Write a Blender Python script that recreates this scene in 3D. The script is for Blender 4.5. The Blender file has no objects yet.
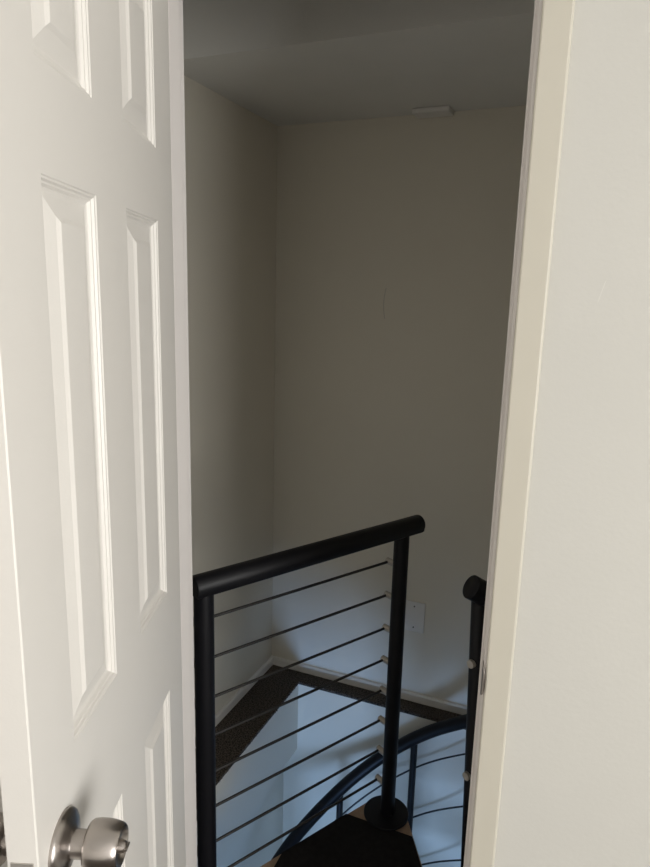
import bpy, bmesh, math, random
from math import sin, cos, radians as R, pi
from mathutils import Vector, Matrix

sc = bpy.context.scene
COL = sc.collection
random.seed(4)

# ------------------------------------------------------------------ camera
cd = bpy.data.cameras.new('camera'); cam = bpy.data.objects.new('camera', cd); COL.objects.link(cam)
cd.sensor_fit = 'HORIZONTAL'; cd.sensor_width = 36; cd.lens = 36.0; cd.clip_start = 0.02
A = [[0.9207433283911376, 0.1030107337474814, -0.3763250084116329],
     [0.38929740050897693, -0.17811977736840107, 0.9037261083244107],
     [0.026062562808811703, -0.9786021324537552, -0.20410440753888684]]
M = Matrix([[r[0], -r[1], -r[2]] for r in A]).to_4x4()
M.translation = Vector((0, 0, 1.65))
cam.matrix_world = M
sc.camera = cam

# ------------------------------------------------------------------ world, lights, exposure
w = bpy.data.worlds.new('world'); sc.world = w; w.use_nodes = True
w.node_tree.nodes['Background'].inputs[0].default_value = (0.6, 0.7, 1, 1)
w.node_tree.nodes['Background'].inputs[1].default_value = 0.05
sc.view_settings.view_transform = 'Standard'; sc.view_settings.look = 'None'
sc.view_settings.gamma = 1; sc.view_settings.use_curve_mapping = False
sc.view_settings.exposure = 0.32

def area(name, loc, target, sx, sy, power, col):
    l = bpy.data.lights.new(name, 'AREA'); l.shape = 'RECTANGLE'; l.size = sx; l.size_y = sy
    l.energy = power; l.color = col
    o = bpy.data.objects.new(name, l); COL.objects.link(o); o.location = loc
    o.rotation_euler = (Vector(target) - Vector(loc)).to_track_quat('-Z', 'Y').to_euler()
    return o
# daylight through the windows of the room the camera is in, and of the storey below
area('window_daylight', (2.40, -.95, 1.30), (-1.5, -.95, 1.25), 1.5, 1.8, 76, (1.0, 0.995, 0.975))
area('lower_window_daylight', (.15, -1.7, -1.85), (-0.8, 2.3, -.3), 1.4, 1.2, 72, (0.33, 0.56, 1.0))

# ------------------------------------------------------------------ materials
def mat(name, col, rough=.6, metal=0, noise=0, nscale=20, bump=0, bscale=200, spec=.5):
    m = bpy.data.materials.new(name); m.use_nodes = True
    nt = m.node_tree; b = nt.nodes['Principled BSDF']
    b.inputs['Base Color'].default_value = (*col, 1); b.inputs['Roughness'].default_value = rough
    b.inputs['Metallic'].default_value = metal; b.inputs['Specular IOR Level'].default_value = spec
    tc = nt.nodes.new('ShaderNodeTexCoord')
    if noise:
        n = nt.nodes.new('ShaderNodeTexNoise'); n.inputs['Scale'].default_value = nscale; n.inputs['Detail'].default_value = 4
        nt.links.new(tc.outputs['Object'], n.inputs['Vector'])
        r = nt.nodes.new('ShaderNodeValToRGB')
        r.color_ramp.elements[0].position = .3; r.color_ramp.elements[1].position = .7
        r.color_ramp.elements[0].color = (*[c*(1-noise) for c in col], 1)
        r.color_ramp.elements[1].color = (*[min(1, c*(1+noise)) for c in col], 1)
        nt.links.new(n.outputs['Fac'], r.inputs['Fac']); nt.links.new(r.outputs['Color'], b.inputs['Base Color'])
    if bump:
        n2 = nt.nodes.new('ShaderNodeTexNoise'); n2.inputs['Scale'].default_value = bscale; n2.inputs['Detail'].default_value = 3
        nt.links.new(tc.outputs['Object'], n2.inputs['Vector'])
        bp = nt.nodes.new('ShaderNodeBump'); bp.inputs['Strength'].default_value = bump; bp.inputs['Distance'].default_value = .002
        nt.links.new(n2.outputs['Fac'], bp.inputs['Height']); nt.links.new(bp.outputs['Normal'], b.inputs['Normal'])
    return m

WALL = mat('wall_paint', (.78, .735, .635), .85, noise=.012, nscale=3, bump=.12, bscale=160)
def add_scratch(m, axis, cx, cz, hl, wd, curve, tilt, dark):
    """a thin scratch in the paint at a fixed place of the wall"""
    nt = m.node_tree; b = nt.nodes['Principled BSDF']; tc = nt.nodes['Texture Coordinate']
    s = nt.nodes.new('ShaderNodeSeparateXYZ'); nt.links.new(tc.outputs['Object'], s.inputs[0])
    def mt(op, a, bb):
        n = nt.nodes.new('ShaderNodeMath'); n.operation = op
        for i, v in enumerate((a, bb)):
            if v is None: continue
            if isinstance(v, (int, float)): n.inputs[i].default_value = v
            else: nt.links.new(v, n.inputs[i])
        return n.outputs[0]
    dz = mt('SUBTRACT', s.outputs['Z'], cz)
    dx = mt('SUBTRACT', s.outputs['X'], cx)
    q = mt('MULTIPLY', mt('MULTIPLY', dz, dz), curve)
    dx2 = mt('SUBTRACT', mt('SUBTRACT', dx, q), mt('MULTIPLY', dz, tilt))
    a = mt('LESS_THAN', mt('ABSOLUTE', dx2, None), wd)
    c = mt('LESS_THAN', mt('ABSOLUTE', dz, None), hl)
    f = mt('MULTIPLY', a, c)
    mx = nt.nodes.new('ShaderNodeMix'); mx.data_type = 'RGBA'
    src = b.inputs['Base Color'].links[0].from_socket
    nt.links.new(src, mx.inputs[6]); mx.inputs[7].default_value = (*dark, 1)
    nt.links.new(f, mx.inputs[0]); nt.links.new(mx.outputs[2], b.inputs['Base Color'])
WALL_BACK = mat('wall_paint_scratched', (.78, .735, .635), .85, noise=.012, nscale=3, bump=.12, bscale=160)
add_scratch(WALL_BACK, 'X', -.780, 1.635, .058, .0020, 2.2, 0, (.62, .59, .52))
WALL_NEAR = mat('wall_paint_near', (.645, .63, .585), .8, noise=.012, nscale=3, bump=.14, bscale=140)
add_scratch(WALL_NEAR, 'X', -.006, 1.668, .014, .0003, 0, .25, (.75, .735, .69))
ROOMW = mat('room_wall_paint', (.84, .815, .775), .85, noise=.012, nscale=3)
ROOMC = mat('room_ceiling_paint', (.86, .85, .83), .9)
JAMB = mat('jamb_paint', (.76, .72, .69), .45)
CEIL = mat('ceiling_paint', (.83, .82, .785), .9, noise=.02, nscale=4, bump=.3, bscale=120)
TRIM = mat('trim_gloss_paint', (.62, .585, .50), .4, noise=.01, nscale=6)
DOORP = mat('door_paint', (.77, .74, .695), .38, noise=.01, nscale=5, bump=.06, bscale=300)
BASEB = mat('baseboard_paint', (.84, .82, .78), .45)
BLACK = mat('black_powder_coat', (.005, .005, .007), .46, spec=.28)
STEEL = mat('brushed_nickel', (.43, .395, .37), .30, 1, bump=.05, bscale=400)
nt = STEEL.node_tree; b = nt.nodes['Principled BSDF']          # turned and brushed round its axis
tg = nt.nodes.new('ShaderNodeTangent'); tg.direction_type = 'RADIAL'; tg.axis = 'Y'
nt.links.new(tg.outputs[0], b.inputs['Tangent']); b.inputs['Anisotropic'].default_value = .7; b.inputs['Anisotropic Rotation'].default_value = .25
DSTEEL = mat('dark_cable_steel', (.05, .047, .046), .5, .5)
CONN = mat('satin_steel', (.55, .52, .48), .45, .7)
WOOD = mat('plywood_edge', (.36, .25, .17), .7, noise=.15, nscale=25)
PAD = mat('dark_rubber_mat', (.014, .013, .013), .95, noise=.2, nscale=60, bump=.4, bscale=300, spec=.15)
PLAS = mat('white_plastic', (.80, .78, .75), .4)
VENT = mat('ceiling_plastic', (.85, .83, .8), .5)
# carpet
CARPET = mat('brown_carpet', (.105, .088, .075), .98, spec=.05)
nt = CARPET.node_tree; b = nt.nodes['Principled BSDF']; tc = nt.nodes['Texture Coordinate']
n = nt.nodes.new('ShaderNodeTexNoise'); n.inputs['Scale'].default_value = 170; n.inputs['Detail'].default_value = 5
nt.links.new(tc.outputs['Object'], n.inputs['Vector'])
r = nt.nodes.new('ShaderNodeValToRGB'); r.color_ramp.elements[0].position = .36; r.color_ramp.elements[1].position = .66
r.color_ramp.elements[0].color = (.030, .025, .021, 1); r.color_ramp.elements[1].color = (.165, .14, .12, 1)
nt.links.new(n.outputs['Fac'], r.inputs['Fac']); nt.links.new(r.outputs['Color'], b.inputs['Base Color'])
bp = nt.nodes.new('ShaderNodeBump'); bp.inputs['Distance'].default_value = .006; bp.inputs['Strength'].default_value = .8
nt.links.new(n.outputs['Fac'], bp.inputs['Height']); nt.links.new(bp.outputs['Normal'], b.inputs['Normal'])

# ------------------------------------------------------------------ helpers
def obj(name, bm, m, parent=None, smooth=False, loc=None):
    bmesh.ops.recalc_face_normals(bm, faces=bm.faces)
    me = bpy.data.meshes.new(name); bm.to_mesh(me); bm.free()
    me.materials.append(m)
    if smooth:
        for p in me.polygons: p.use_smooth = True
        me.set_sharp_from_angle(angle=R(38))
    o = bpy.data.objects.new(name, me); COL.objects.link(o)
    if parent: o.parent = parent
    if loc: o.location = loc
    return o
def struct(name, bm, m, parent=None):
    o = obj(name, bm, m, parent)
    if not parent: o['kind'] = 'structure'
    return o
def thing(name, label, cat, loc=(0, 0, 0), rotz=0, group=None):
    o = bpy.data.objects.new(name, None); COL.objects.link(o); o.location = loc; o.rotation_euler = (0, 0, rotz)
    o.empty_display_size = .1
    o['label'] = label; o['category'] = cat
    if group: o['group'] = group
    return o
def box(bm, x0, x1, y0, y1, z0, z1, bev=0):
    g = bmesh.ops.create_cube(bm, size=1)
    for v in g['verts']:
        v.co = Vector((x0+(v.co.x+.5)*(x1-x0), y0+(v.co.y+.5)*(y1-y0), z0+(v.co.z+.5)*(z1-z0)))
    if bev:
        es = list({e for v in g['verts'] for e in v.link_edges})
        bmesh.ops.bevel(bm, geom=es, offset=bev, segments=2, affect='EDGES', profile=.5)
    return bm
def B(*a, **k): return box(bmesh.new(), *a, **k)
def prism(bm, poly, z0, z1):
    lo = [bm.verts.new((x, y, z0)) for x, y in poly]; hi = [bm.verts.new((x, y, z1)) for x, y in poly]
    n = len(poly)
    bm.faces.new(lo[::-1]); bm.faces.new(hi)
    for i in range(n): bm.faces.new((lo[i], lo[(i+1) % n], hi[(i+1) % n], hi[i]))
    return bm
def sweep(bm, pts, prof, seg=20, cap=True):
    """tube through pts; prof = list of radii (one per point) or one radius"""
    pts = [Vector(p) for p in pts]; n = len(pts)
    rad = prof if isinstance(prof, (list, tuple)) else [prof]*n
    rings = []
    t0 = (pts[1]-pts[0]).normalized()
    up = Vector((0, 0, 1)) if abs(t0.z) < .9 else Vector((1, 0, 0))
    for i, p in enumerate(pts):
        a = pts[max(i-1, 0)]; c = pts[min(i+1, n-1)]
        t = (c-a).normalized()
        sx = t.cross(up).normalized(); sy = sx.cross(t).normalized()
        rings.append([bm.verts.new(p + rad[i]*(cos(2*pi*k/seg)*sx + sin(2*pi*k/seg)*sy)) for k in range(seg)])
    for i in range(n-1):
        for k in range(seg):
            bm.faces.new((rings[i][k], rings[i][(k+1) % seg], rings[i+1][(k+1) % seg], rings[i+1][k]))
    if cap: bm.faces.new(rings[0][::-1]); bm.faces.new(rings[-1])
    return bm
def lathe(bm, axis_o, axis, prof, seg=40):
    """revolve (s, r) profile about axis through axis_o"""
    o = Vector(axis_o); t = Vector(axis).normalized()
    up = Vector((0, 0, 1)) if abs(t.z) < .9 else Vector((1, 0, 0))
    sx = t.cross(up).normalized(); sy = sx.cross(t)
    rings = []
    for s, r in prof:
        if r < 1e-6: rings.append([bm.verts.new(o+t*s)])
        else: rings.append([bm.verts.new(o+t*s+r*(cos(2*pi*k/seg)*sx+sin(2*pi*k/seg)*sy)) for k in range(seg)])
    for a, c in zip(rings, rings[1:]):
        for k in range(seg):
            k2 = (k+1) % seg
            if len(a) == 1 and len(c) == 1: continue
            if len(a) == 1: bm.faces.new((a[0], c[k2], c[k]))
            elif len(c) == 1: bm.faces.new((a[k], a[k2], c[0]))
            else: bm.faces.new((a[k], a[k2], c[k2], c[k]))
    for ring in (rings[0], rings[-1]):
        if len(ring) > 1: bm.faces.new(ring)
    return bm
def cyl(bm, p, q, r, seg=16): return sweep(bm, [p, q], r, seg)

# ------------------------------------------------------------------ the setting
DW = .98; WT = .10                       # doorway wall front plane, wall thickness
XJL, XJR = -.7449, -.1205                # left jamb face, right jamb face
HT = 2.168                               # opening height
BX, BY = -1.243, 2.422                    # shaft left wall, back wall
RX = .16; CH = 2.298                     # shaft right wall, ceiling
OX0, OX1, OY0, OY1 = -1.068, .08, 1.205, 2.338   # stair opening

# doorway wall with its opening
bm = bmesh.new()
box(bm, -1.75, XJL-.02, DW, DW+WT, 0, 2.62)
box(bm, XJR+.02, 2.45, DW, DW+WT, 0, 2.62)
box(bm, XJL-.02, XJR+.02, DW, DW+WT, HT+.02, 2.62)
struct('wall_front', bm, WALL_NEAR)
# room the camera stands in
struct('wall_left', B(-1.85, -1.75, -3.1, DW+WT, 0, 2.62), ROOMW)
struct('wall_right', B(2.45, 2.55, -3.1, DW+WT, 0, 2.62), ROOMW)
struct('wall_rear', B(-1.75, 2.45, -3.1, -3.0, 0, 2.62), ROOMW)
struct('ceiling_room', B(-1.85, 2.55, -3.1, DW+WT, 2.62, 2.70), ROOMC)
struct('floor_room', B(-1.85, 2.55, -3.1, DW+WT, -.10, 0), CARPET)
# stair shaft, upper storey
struct('wall_shaft_left', B(BX-.1, BX, DW+WT, BY+.1, -.0, 2.7), WALL)
struct('wall_shaft_back', B(BX, RX, BY, BY+.1, -.0, 2.7), WALL_BACK)
struct('wall_shaft_right', B(RX, RX+.1, DW+WT, BY+.1, -.0, 2.7), WALL)
bm = bmesh.new(); box(bm, BX, RX, 1.69, BY, CH, CH+.4)
struct('ceiling_soffit', bm, CEIL)
struct('ceiling', B(BX-.1, RX+.1, DW+WT, 1.69, 2.62, 2.70), CEIL)

# floor slab of the upper storey with the square stair opening
bm = bmesh.new()
box(bm, BX, OX0, DW+WT, BY, -.012, 0)
box(bm, OX1, RX, DW+WT, BY, -.012, 0)
box(bm, OX0, OX1, OY1, BY, -.012, 0)
box(bm, OX0, OX1, DW+WT, OY0, -.012, 0)
struct('floor', bm, CARPET)
# ragged carpet fibres along the cut edges of the opening
bm = bmesh.new()
for i in range(520):
    t = random.random()
    if random.random() < .5: p = Vector((OX0, OY0+t*(OY1-OY0), -.004)); d = Vector((1, 0, 0)); s = Vector((0, 1, 0))
    else: p = Vector((OX0+t*(OX1-OX0), OY1, -.004)); d = Vector((0, -1, 0)); s = Vector((1, 0, 0))
    l = random.uniform(.003, .009); wd = random.uniform(.001, .003); s = s*wd
    k = s*random.uniform(-1, 1)
    vs = [bm.verts.new(p-s), bm.verts.new(p+s), bm.verts.new(p+d*l+k+Vector((0, 0, -.002))), bm.verts.new(p+Vector((0, 0, .004)))]
    bm.faces.new((vs[0], vs[1], vs[2])); bm.faces.new((vs[1], vs[3], vs[2])); bm.faces.new((vs[3], vs[0], vs[2]))
fr = obj('carpet_fringe', bm, CARPET)
fr['kind'] = 'stuff'; fr['label'] = 'frayed brown carpet fibres along the cut edge of the stair opening'; fr['category'] = 'carpet fringe'

# walls of the opening (slab thickness) and of the storey below
LZ = -.335
bm = bmesh.new()
box(bm, BX-.1, OX0, DW, BY+.1, LZ, -.012)
box(bm, OX1, RX+.1, DW, BY+.1, LZ, -.012)
box(bm, OX0, OX1, DW, OY0, LZ, -.012)
struct('wall_opening', bm, WALL)
struct('wall_lower_back', B(-1.30, 2.5, OY1, OY1+.12, -2.75, -.012), WALL)
LX = -1.134
struct('wall_lower_left', B(LX-.12, LX, -2.5, OY1, -2.75, LZ), WALL)
struct('wall_lower_right', B(2.4, 2.5, -2.5, OY1, -2.75, LZ), WALL)
struct('wall_lower_front', B(LX-.1, 2.5, -2.6, -2.5, -2.75, LZ), WALL)
struct('floor_lower', B(LX-.12, 2.5, -2.6, OY1+.1, -2.85, -2.75), CARPET)
bm = bmesh.new()
box(bm, RX+.1, 2.5, DW, OY1, LZ, LZ+.08)
box(bm, LX-.12, 2.5, -2.6, DW, LZ, LZ+.08)
struct('ceiling_lower', bm, CEIL)

# baseboards
def bb(name, p, q, inw, h=.038, t=.012):
    p = Vector(p); q = Vector(q); inw = Vector(inw)
    prof = [(0, 0), (t, 0), (t, h-.008), (t-.005, h-.001), (0, h)]
    bm = bmesh.new()
    a = [bm.verts.new((*(p+inw*u).xy, z)) for u, z in prof]; c = [bm.verts.new((*(q+inw*u).xy, z)) for u, z in prof]
    bm.faces.new(a[::-1]); bm.faces.new(c)
    for i in range(len(prof)):
        j = (i+1) % len(prof); bm.faces.new((a[i], a[j], c[j], c[i]))
    return struct(name, bm, BASEB)
bb('baseboard_left', (BX, DW+WT, 0), (BX, BY, 0), (1, 0, 0))
bb('baseboard_back', (BX+.012, BY, 0), (RX, BY, 0), (0, -1, 0))
bb('baseboard_right', (RX, DW+WT, 0), (RX, BY-.012, 0), (-1, 0, 0))

# door jambs, stops and casings
def jamb(sign, xj, name):
    bm = bmesh.new()
    s = sign                                  # +1: jamb body lies to +x of xj
    x0, x1 = sorted((xj, xj+s*.02))
    box(bm, x0, x1, DW-.001, DW+WT+.001, 0, HT+.02, bev=.0012)
    x0, x1 = sorted((xj, xj-s*.011))
    box(bm, x0, x1, DW+.040, DW+.075, 0, HT, bev=.002)
    return struct(name, bm, JAMB)
jamb(-1, XJL, 'trim_1'); jamb(1, XJR, 'trim_2')
bm = bmesh.new(); box(bm, XJL, XJR, DW, DW+WT, HT, HT+.02); box(bm, XJL+.011, XJR-.011, DW+.04, DW+.075, HT-.011, HT)
struct('trim_3', bm, TRIM)
CI = .0052; CW = .040; CT = .009
bm = bmesh.new(); box(bm, XJR+CI, XJR+CI+CW, DW-CT, DW, 0, HT+CW, bev=.003); struct('trim_4', bm, TRIM)
bm = bmesh.new(); box(bm, XJL-CI-CW, XJL-CI, DW-CT, DW, 0, HT+CW, bev=.003); struct('trim_5', bm, TRIM)
bm = bmesh.new(); box(bm, XJL-CI, XJR+CI, DW-CT, DW, HT+CI, HT+CW, bev=.003); struct('trim_6', bm, TRIM)

# strike plate on the right jamb
sp = thing('strike_plate', 'small nickel strike plate curling round the edge of the right door jamb', 'strike plate', (XJR, DW, 1.054))
bm = bmesh.new(); box(bm, -.0015, 0, .004, .030, -.028, .028)
obj('plate', bm, STEEL, sp)
bm = bmesh.new()
N = 12; vs = []
for i in range(N+1):                       # lip curls round the jamb edge; its outline is a shallow arc
    t = i/N; a = R(110*t)
    x = -.0018+.0062*(1-cos(a)); y = .004-.0165*sin(a)*1.0
    h = .028*math.sqrt(max(0, 1-(t*.97)**2))
    vs.append([bm.verts.new((x, y, h*k/6)) for k in range(-6, 7)])
for a, c in zip(vs, vs[1:]):
    for k in range(12): bm.faces.new((a[k], a[k+1], c[k+1], c[k]))
lip = obj('lip', bm, STEEL, sp, smooth=True)
md = lip.modifiers.new('thick', 'SOLIDIFY'); md.thickness = .0012

# ------------------------------------------------------------------ the open door
C0 = Vector((-.71014375, .9884565, 0)); U = Vector((.3559, -.9345, 0)); 
W, TH, DH = .601, .035, 2.152
door = bpy.data.objects.new('door_1', None); COL.objects.link(door); door['kind'] = 'structure'
door.location = C0; door.rotation_euler = (0, 0, math.atan2(U.y, U.x))
cols = [(.093, .2445), (.353, .4985)]
rows = [(.215, .924), (1.120, 1.765), (1.874, 2.093)]
Z0 = .012
us = [0.0015, .093, .2445, .353, .4985, W-.0015]; zs = [Z0+.0015, .215, .924, 1.120, 1.765, 1.874, 2.093, DH-.0015]
SW = 0.0
prof = [(0, 0), (.0015, .0014), (.0035, .0017), (.0055, .0046), (.0075, .0050), (.0100, .0082), (.0125, .0092), (.0145, .0096), (.0370, .0036), (.0425, .0006), (.0440, .0004)]
bm = bmesh.new()
for side in (0, 1):
    sgn = -1 if side == 0 else 1
    y0 = 0 if side == 0 else -TH
    V = {}
    for i, u in enumerate(us):
        for j, z in enumerate(zs): V[i, j] = bm.verts.new((u, y0, z))
    for i in range(len(us)-1):
        for j in range(len(zs)-1):
            ring = [V[i, j], V[i+1, j], V[i+1, j+1], V[i, j+1]]
            if i in (1, 3) and j in (1, 3, 5):
                u0, u1, z0, z1 = us[i], us[i+1], zs[j], zs[j+1]
                prev = ring
                for ins, dep in prof[1:]:
                    y = y0+sgn*dep
                    cur = [bm.verts.new((u0+ins, y, z0+ins)), bm.verts.new((u1-ins, y, z0+ins)), bm.verts.new((u1-ins, y, z1-ins)), bm.verts.new((u0+ins, y, z1-ins))]
                    for k in range(4): bm.faces.new((prev[k], prev[(k+1) % 4], cur[(k+1) % 4], cur[k]))
                    prev = cur
                bm.faces.new(prev)
            else: bm.faces.new(ring)
    # rim: rounded arris down to the edge
    if side == 0: rim0 = V
    else: rim1 = V
def outline(V):
    I, J = len(us)-1, len(zs)-1
    return [V[i, 0] for i in range(I)]+[V[I, j] for j in range(J)]+[V[i, J] for i in range(I, 0, -1)]+[V[0, j] for j in range(J, 0, -1)]
o0, o1 = outline(rim0), outline(rim1)
def pushed(o, y):
    out = []
    for v in o:
        x, z = v.co.x, v.co.z
        if abs(x-us[0]) < 1e-6: x = 0
        if abs(x-us[-1]) < 1e-6: x = W
        if abs(z-zs[0]) < 1e-6: z = Z0
        if abs(z-zs[-1]) < 1e-6: z = DH
        out.append(bm.verts.new((x, y, z)))
    return out
e0, e1 = pushed(o0, -.0015), pushed(o1, -TH+.0015)
for a, c in ((o0, e0), (e0, e1), (e1, o1)):
    for k in range(len(a)):
        k2 = (k+1) % len(a); bm.faces.new((a[k], a[k2], c[k2], c[k]))
leaf = obj('door_leaf', bm, DOORP, door)

# latch in the door edge
LZC = 1.022
bm = bmesh.new(); box(bm, W-.0005, W+.0012, -.030, -.005, LZC-.028, LZC+.028, bev=.0005)
lf = obj('latch_faceplate', bm, CONN, door)
bm = bmesh.new()
prism(bm, [(W, -.0265), (W+.0035, -.0265), (W+.012, -.012), (W+.012, -.0085), (W, -.0085)], LZC-.009, LZC+.009)
bmesh.ops.bevel(bm, geom=bm.edges[:], offset=.001, segments=2, affect='EDGES')
obj('latch_bolt', bm, CONN, lf)

# knobs, both faces
def knob(sgn, yb):
    k = bpy.data.objects.new('door_knob', None); COL.objects.link(k); k.parent = door; k.location = (.545, yb, LZC)
    ax = (0, sgn, 0)
    bm = bmesh.new()
    lathe(bm, (0, 0, 0), ax, [(0, .0375), (.0025, .0380), (.0050, .0368), (.0075, .0335), (.0095, .028), (.0112, .022), (.0135, .0165), (.016, .0145), (.018, .0140)], 64)
    obj('rose', bm, STEEL, k, smooth=True)
    bm = bmesh.new()
    lathe(bm, (0, 0, 0), ax, [(.014, .0155), (.0285, .0155), (.0288, .0135), (.033, .0135)], 48)
    obj('neck', bm, STEEL, k, smooth=True)
    bm = bmesh.new()
    lathe(bm, (0, 0, 0), ax, [(.0308, .013), (.0308, .0225), (.0318, .0252), (.0345, .0270), (.041, .0280), (.050, .0279), (.058, .0270), (.0645, .0256), (.0685, .0240), (.0702, .0222), (.0695, .0188), (.0670, .0165), (.0650, .012), (.0645, .007), (.0645, 0)], 64)
    kb = obj('knob', bm, STEEL, k, smooth=True)
    bm = bmesh.new()
    lathe(bm, (0, 0, 0), ax, [(.064, .0075), (.070, .0073), (.0735, .0066), (.0748, .005), (.0752, 0)], 32)
    box(bm, -.006, .006, min(sgn*.070, sgn*.0775), max(sgn*.070, sgn*.0775), -.0014, .0014, bev=.0006)
    obj('turn_button', bm, STEEL, kb, smooth=True)
    return k
k1 = knob(1, 0)
k2 = knob(-1, -TH)
# hinges on the far edge
for z in (.25, 1.12, 1.98):
    bm = bmesh.new()
    cyl(bm, (-.004, -TH-.004, z-.045), (-.004, -TH-.004, z+.045), .006, 16)
    box(bm, -.001, .0005, -TH, -.006, z-.044, z+.044)
    obj('hinge', bm, STEEL, door, smooth=True)

# ------------------------------------------------------------------ spiral stair
SC = Vector((-.48916, 1.78096, 0))
stair = thing('spiral_staircase', 'black spiral staircase with plywood wedge landing under a dark mat, dropping through the floor opening', 'staircase', (SC.x, SC.y, 0))
def S(x, y, z=0): return Vector((x, y, z))
# landing wedge (local coordinates about the centre pole)
dl = Vector((.485, .875)); dr = Vector((.5, -.868))
lp = Vector((-.0740, .0231)); rp = Vector((.1075, -.0560))
# apex = lp + a*dl = rp + b*dr
det = dl.x*(-dr.y) - (-dr.x)*dl.y
rhs = rp-lp
a_ = (rhs.x*(-dr.y) + dr.x*rhs.y)/det
ap = lp+dl*a_
yn = DW+WT+.005-SC.y
Lb = lp+dl*((yn-lp.y)/dl.y); Rb = rp+dr*((yn-rp.y)/dr.y)
yc = .042; lc = lp+dl*((yc-lp.y)/dl.y); rc = rp+dr*((yc-rp.y)/dr.y)
land_poly = [tuple(Lb), tuple(lc), tuple(rc), tuple(Rb)]
bm = prism(bmesh.new(), land_poly, -.028, -.001)
obj('landing', bm, WOOD, stair)
# dark mat on the landing
e = .003
py = -.058
pl = lp+dl*((py-lp.y)/dl.y); pr = rp+dr*((py-rp.y)/dr.y)
k1_ = lp+dl*((-.281-lp.y)/dl.y)
mat_poly = [(pl.x+.001, py), (pr.x-.004, py)]
q = rp+dr*((-.42-rp.y)/dr.y)
mat_poly += [(q.x-.010, -.42), (q.x-.012, -.575), (-.236, -.575), (-.2385, -.34), (k1_.x+.003, -.281)]
bm = prism(bmesh.new(), mat_poly, -.001, .005)
obj('landing_mat', bm, PAD, stair)
# steel frame under landing
bm = bmesh.new()
for a, c in ((Lb, lc*.5), (rc*.5, Rb)):
    a3 = Vector((a.x*.9, a.y*.9, -.045)); c3 = Vector((c.x*.7, c.y*.7, -.045)); sweep(bm, [a3, c3], .014, 8)
obj('landing_frame', bm, BLACK, stair)
# centre pole: below landing, and the newel above
bm = bmesh.new(); cyl(bm, (0, 0, -2.75), (0, 0, -.028), .045, 32)
obj('centre_pole', bm, BLACK, stair, smooth=True)
# treads
for k in range(11):
    a0 = R(-62+29.5*k); a1 = R(-62+29.5*k+34); z = -.205*(k+1)
    if z < -2.6: break
    poly = [(.05*cos(a0), .05*sin(a0))] + [(.47*cos(a0+(a1-a0)*i/8), .47*sin(a0+(a1-a0)*i/8)) for i in range(9)] + [(.05*cos(a1), .05*sin(a1))]
    bm = prism(bmesh.new(), poly, z-.03, z)
    t = obj('tread', bm, WOOD, stair)
    ins = [(x*.93+.012*cos((a0+a1)/2), y*.93+.012*sin((a0+a1)/2)) for x, y in poly]
    bm = prism(bmesh.new(), ins, z, z+.006)
    obj('tread_mat', bm, PAD, t)

# straight guard rail from the newel to the doorway
PR = .0228; RR = .0272
P1 = Vector((-.799, 1.197, 0)) - SC; P1.z = 0
dirn = (-P1).normalized(); far = Vector((-dirn.y, dirn.x, 0))   # far side, away from the camera
if far.x > 0: far = -far
guard = thing('guard_rail', 'straight black landing guard rail with eight steel rods between two posts', 'railing', (SC.x+.004, SC.y, 0))
ZR = .9885
g_newel = bmesh.new(); cyl(g_newel, (0, 0, .006), (0, 0, ZR-.01), PR, 36)
np_ = obj('post', g_newel, BLACK, guard, smooth=True)
bm = bmesh.new(); lathe(bm, (-.003, -.003, .0055), (0, 0, 1), [(.0, .073), (.005, .073), (.0065, .072), (.007, .069), (.007, .027), (.007, 0)], 48)
obj('base_flange', bm, BLACK, np_, smooth=True)
bm = bmesh.new(); cyl(bm, (P1.x, P1.y, 0.006), (P1.x, P1.y, ZR-.01), PR+.001, 36)
pp = obj('post', bm, BLACK, guard, smooth=True)
bm = bmesh.new(); lathe(bm, (P1.x, P1.y, .0055), (0, 0, 1), [(.0, .062), (.0055, .062), (.007, .060), (.007, 0)], 48)
obj('base_flange', bm, BLACK, pp, smooth=True)
# D-shaped handrail: round on top, flat underneath
st = P1 - dirn*.027; en = dirn*.073
prof2 = [(RR*cos(R(t)), RR*sin(R(t))) for t in range(-20, 201, 10)]
prof2 = [(-.0185, -.0235), (.0185, -.0235), (.0235, -.0195)]+prof2+[(-.0235, -.0195)]
sd = Vector((dirn.y, -dirn.x, 0)); L = (en-st).length
bm = bmesh.new(); rings = []
for t_, k_ in ((0, .93), (.003, 1), (L-.005, 1), (L-.0015, .97), (L, .90)):
    rings.append([bm.verts.new(st+dirn*t_+sd*(x*k_)+Vector((0, 0, ZR+y*k_))) for x, y in prof2])
n_ = len(prof2)
for ra, rb in zip(rings, rings[1:]):
    for k in range(n_): bm.faces.new((ra[k], ra[(k+1) % n_], rb[(k+1) % n_], rb[k]))
bm.faces.new(rings[0]); bm.faces.new(rings[-1])
hr = obj('handrail', bm, BLACK, guard, smooth=True)
zr = [.867, .757, .646, .537, .430, .323, .214, .105]
OFF = PR+.024
for z in zr:
    a = P1+far*OFF; a.z = z+.006; c = far*OFF; c = Vector((c.x, c.y, z))
    bm = cyl(bmesh.new(), a-dirn*.012, c+dirn*.002, .0040, 10)
    rod = obj('rod', bm, DSTEEL, guard, smooth=True)
    for p in (P1, Vector((0, 0, 0))):
        q0 = p+far*(PR-.003); q1 = p+far*(OFF+.010)
        bm = lathe(bmesh.new(), (q0.x, q0.y, z+(.006 if p is P1 else 0)), far, [(0, .0102), ((q1-q0).length-.0015, .0102), ((q1-q0).length, .0084)], 20)
        obj('rod_holder', bm, CONN, rod, smooth=True)

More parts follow.
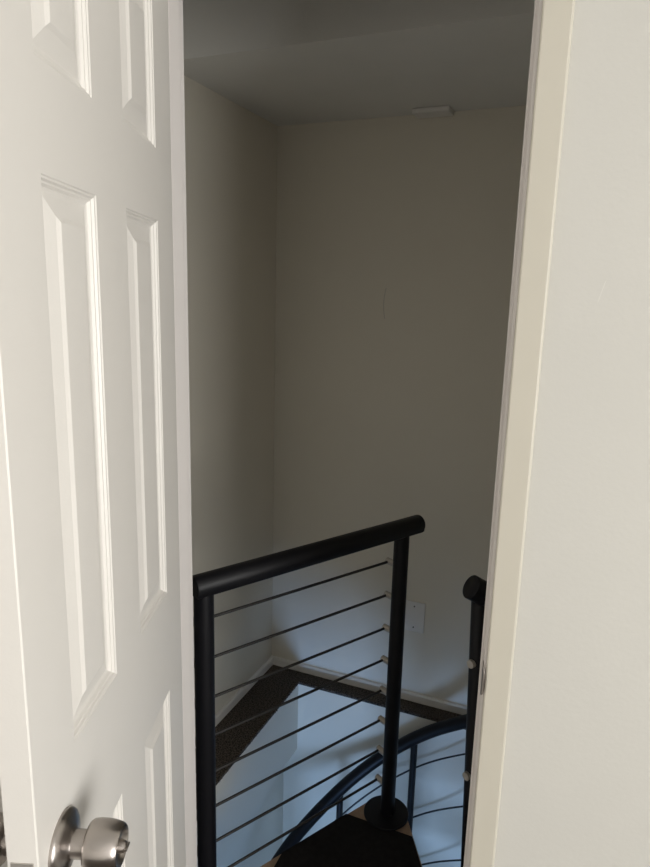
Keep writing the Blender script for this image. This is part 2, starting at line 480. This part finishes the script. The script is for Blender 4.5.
# helical outer handrail, starting at the top beside the doorway, turning down round the well
HR = .51
tab = [(-57, 1.040), (-30, .90), (0, .65), (30, .375), (55, .195), (71.5, .072), (87, -.022), (97, -.098), (115, -.232), (126, -.322), (138, -.412), (149, -.482), (161, -.545), (190, -.73), (230, -.99), (290, -1.38), (300, -1.45)]
def hz(t):
    for (a, za), (c, zc) in zip(tab, tab[1:]):
        if t <= c: return za+(zc-za)*(t-a)/(c-a)
    return tab[-1][1]
def hzs(t):                       # smoothed
    return sum(hz(max(-57, min(300, t+d))) for d in (-9, -4.5, 0, 4.5, 9))/5 if t > -46 else hz(t)
def hp(t, r=HR, dz=0): return Vector((r*cos(R(t)), r*sin(R(t)), hzs(t)+dz))
outer = thing('spiral_balustrade', 'black helical stair handrail with posts and steel rods curving down behind the landing', 'railing', (SC.x, SC.y, 0))
T0, T1 = -55.5, 290
n = 130
pts = [hp(T0+(T1-T0)*i/n) for i in range(n+1)]
rad = [.0245+.003*max(0, 1-i/30) for i in range(n+1)]
s0 = (pts[0]-pts[1]).normalized()
pts = [pts[0]+s0*.012, pts[0]+s0*.010]+pts; rad = [.0245, .0275]+rad
bm = sweep(bmesh.new(), pts, rad, 28)
obj('handrail', bm, BLACK, outer, smooth=True)
# posts
post_ang = [-52.0, -4, 30, 61.5, 94.2, 127.5, 160, 192, 224]
for i, t in enumerate(post_ang):
    r = .50
    top = hp(t, HR); bot = Vector((r*cos(R(t)), r*sin(R(t)), top.z-1.12))
    rr = .0225 if i == 0 else .0135
    if i == 0:
        top = hp(-52.0, HR); top.x -= .011; bot = Vector((top.x+.040, top.y, -.14))
    bm = cyl(bmesh.new(), bot, top, rr, 24)
    obj('post', bm, BLACK, outer, smooth=True)
# rods follow the helix on the outer side of the posts
for dz in (-.150, -.388, -.640, -.88):
    m_ = 100; t0 = -46; t1 = 226
    pts = [Vector((.523*cos(R(t0+(t1-t0)*i/m_)), .523*sin(R(t0+(t1-t0)*i/m_)), hzs(t0+(t1-t0)*i/m_)+dz)) for i in range(m_+1)]
    bm = sweep(bmesh.new(), pts, .0036, 8)
    rod = obj('rod', bm, DSTEEL, outer, smooth=True)
    for i, t in enumerate(post_ang[1:]):
        ow = Vector((cos(R(t)), sin(R(t)), 0)); c = ow*.505; c.z = hzs(t)+dz
        bm = cyl(bmesh.new(), c, c+ow*.022, .0070, 16)
        obj('rod_holder', bm, CONN, rod, smooth=True)
tp = hp(-52.0); tp.x -= .011
for zc in (.853, .567, .278):
    f = (tp.z-zc)/(tp.z+.14); c = Vector((tp.x+.040*f, tp.y, zc)); v = Vector((-.52, -.85, 0))
    bm = cyl(bmesh.new(), c+v*.010, c+v*.030, .0095, 20)
    hd = obj('rod_holder', bm, CONN, outer, smooth=True)
# ------------------------------------------------------------------ small fittings
wp = thing('wall_plate', 'white blank wall plate low on the back wall beside the newel post', 'wall plate', (-.590, BY, .380))
bm = bmesh.new(); box(bm, -.044, .044, -.006, 0, -.066, .066, bev=.002); obj('cover', bm, PLAS, wp)
for z in (.046, -.046):
    bm = lathe(bmesh.new(), (0, -.0055, z), (0, -1, 0), [(0, .0032), (.0015, .0030), (.0018, 0)], 16)
    obj('screw', bm, DSTEEL, wp, smooth=True)

ca = thing('ceiling_fitting', 'small flat white rectangular fitting on the shaft ceiling against the back wall', 'ceiling fitting', (-.618, BY-.041, CH))
bm = bmesh.new(); box(bm, -.066, .066, -.038, .038, -.016, 0, bev=.004); obj('body', bm, VENT, ca)
bm = bmesh.new(); box(bm, -.060, .060, -.041, -.036, -.013, -.003, bev=.001); obj('front_lip', bm, VENT, ca)
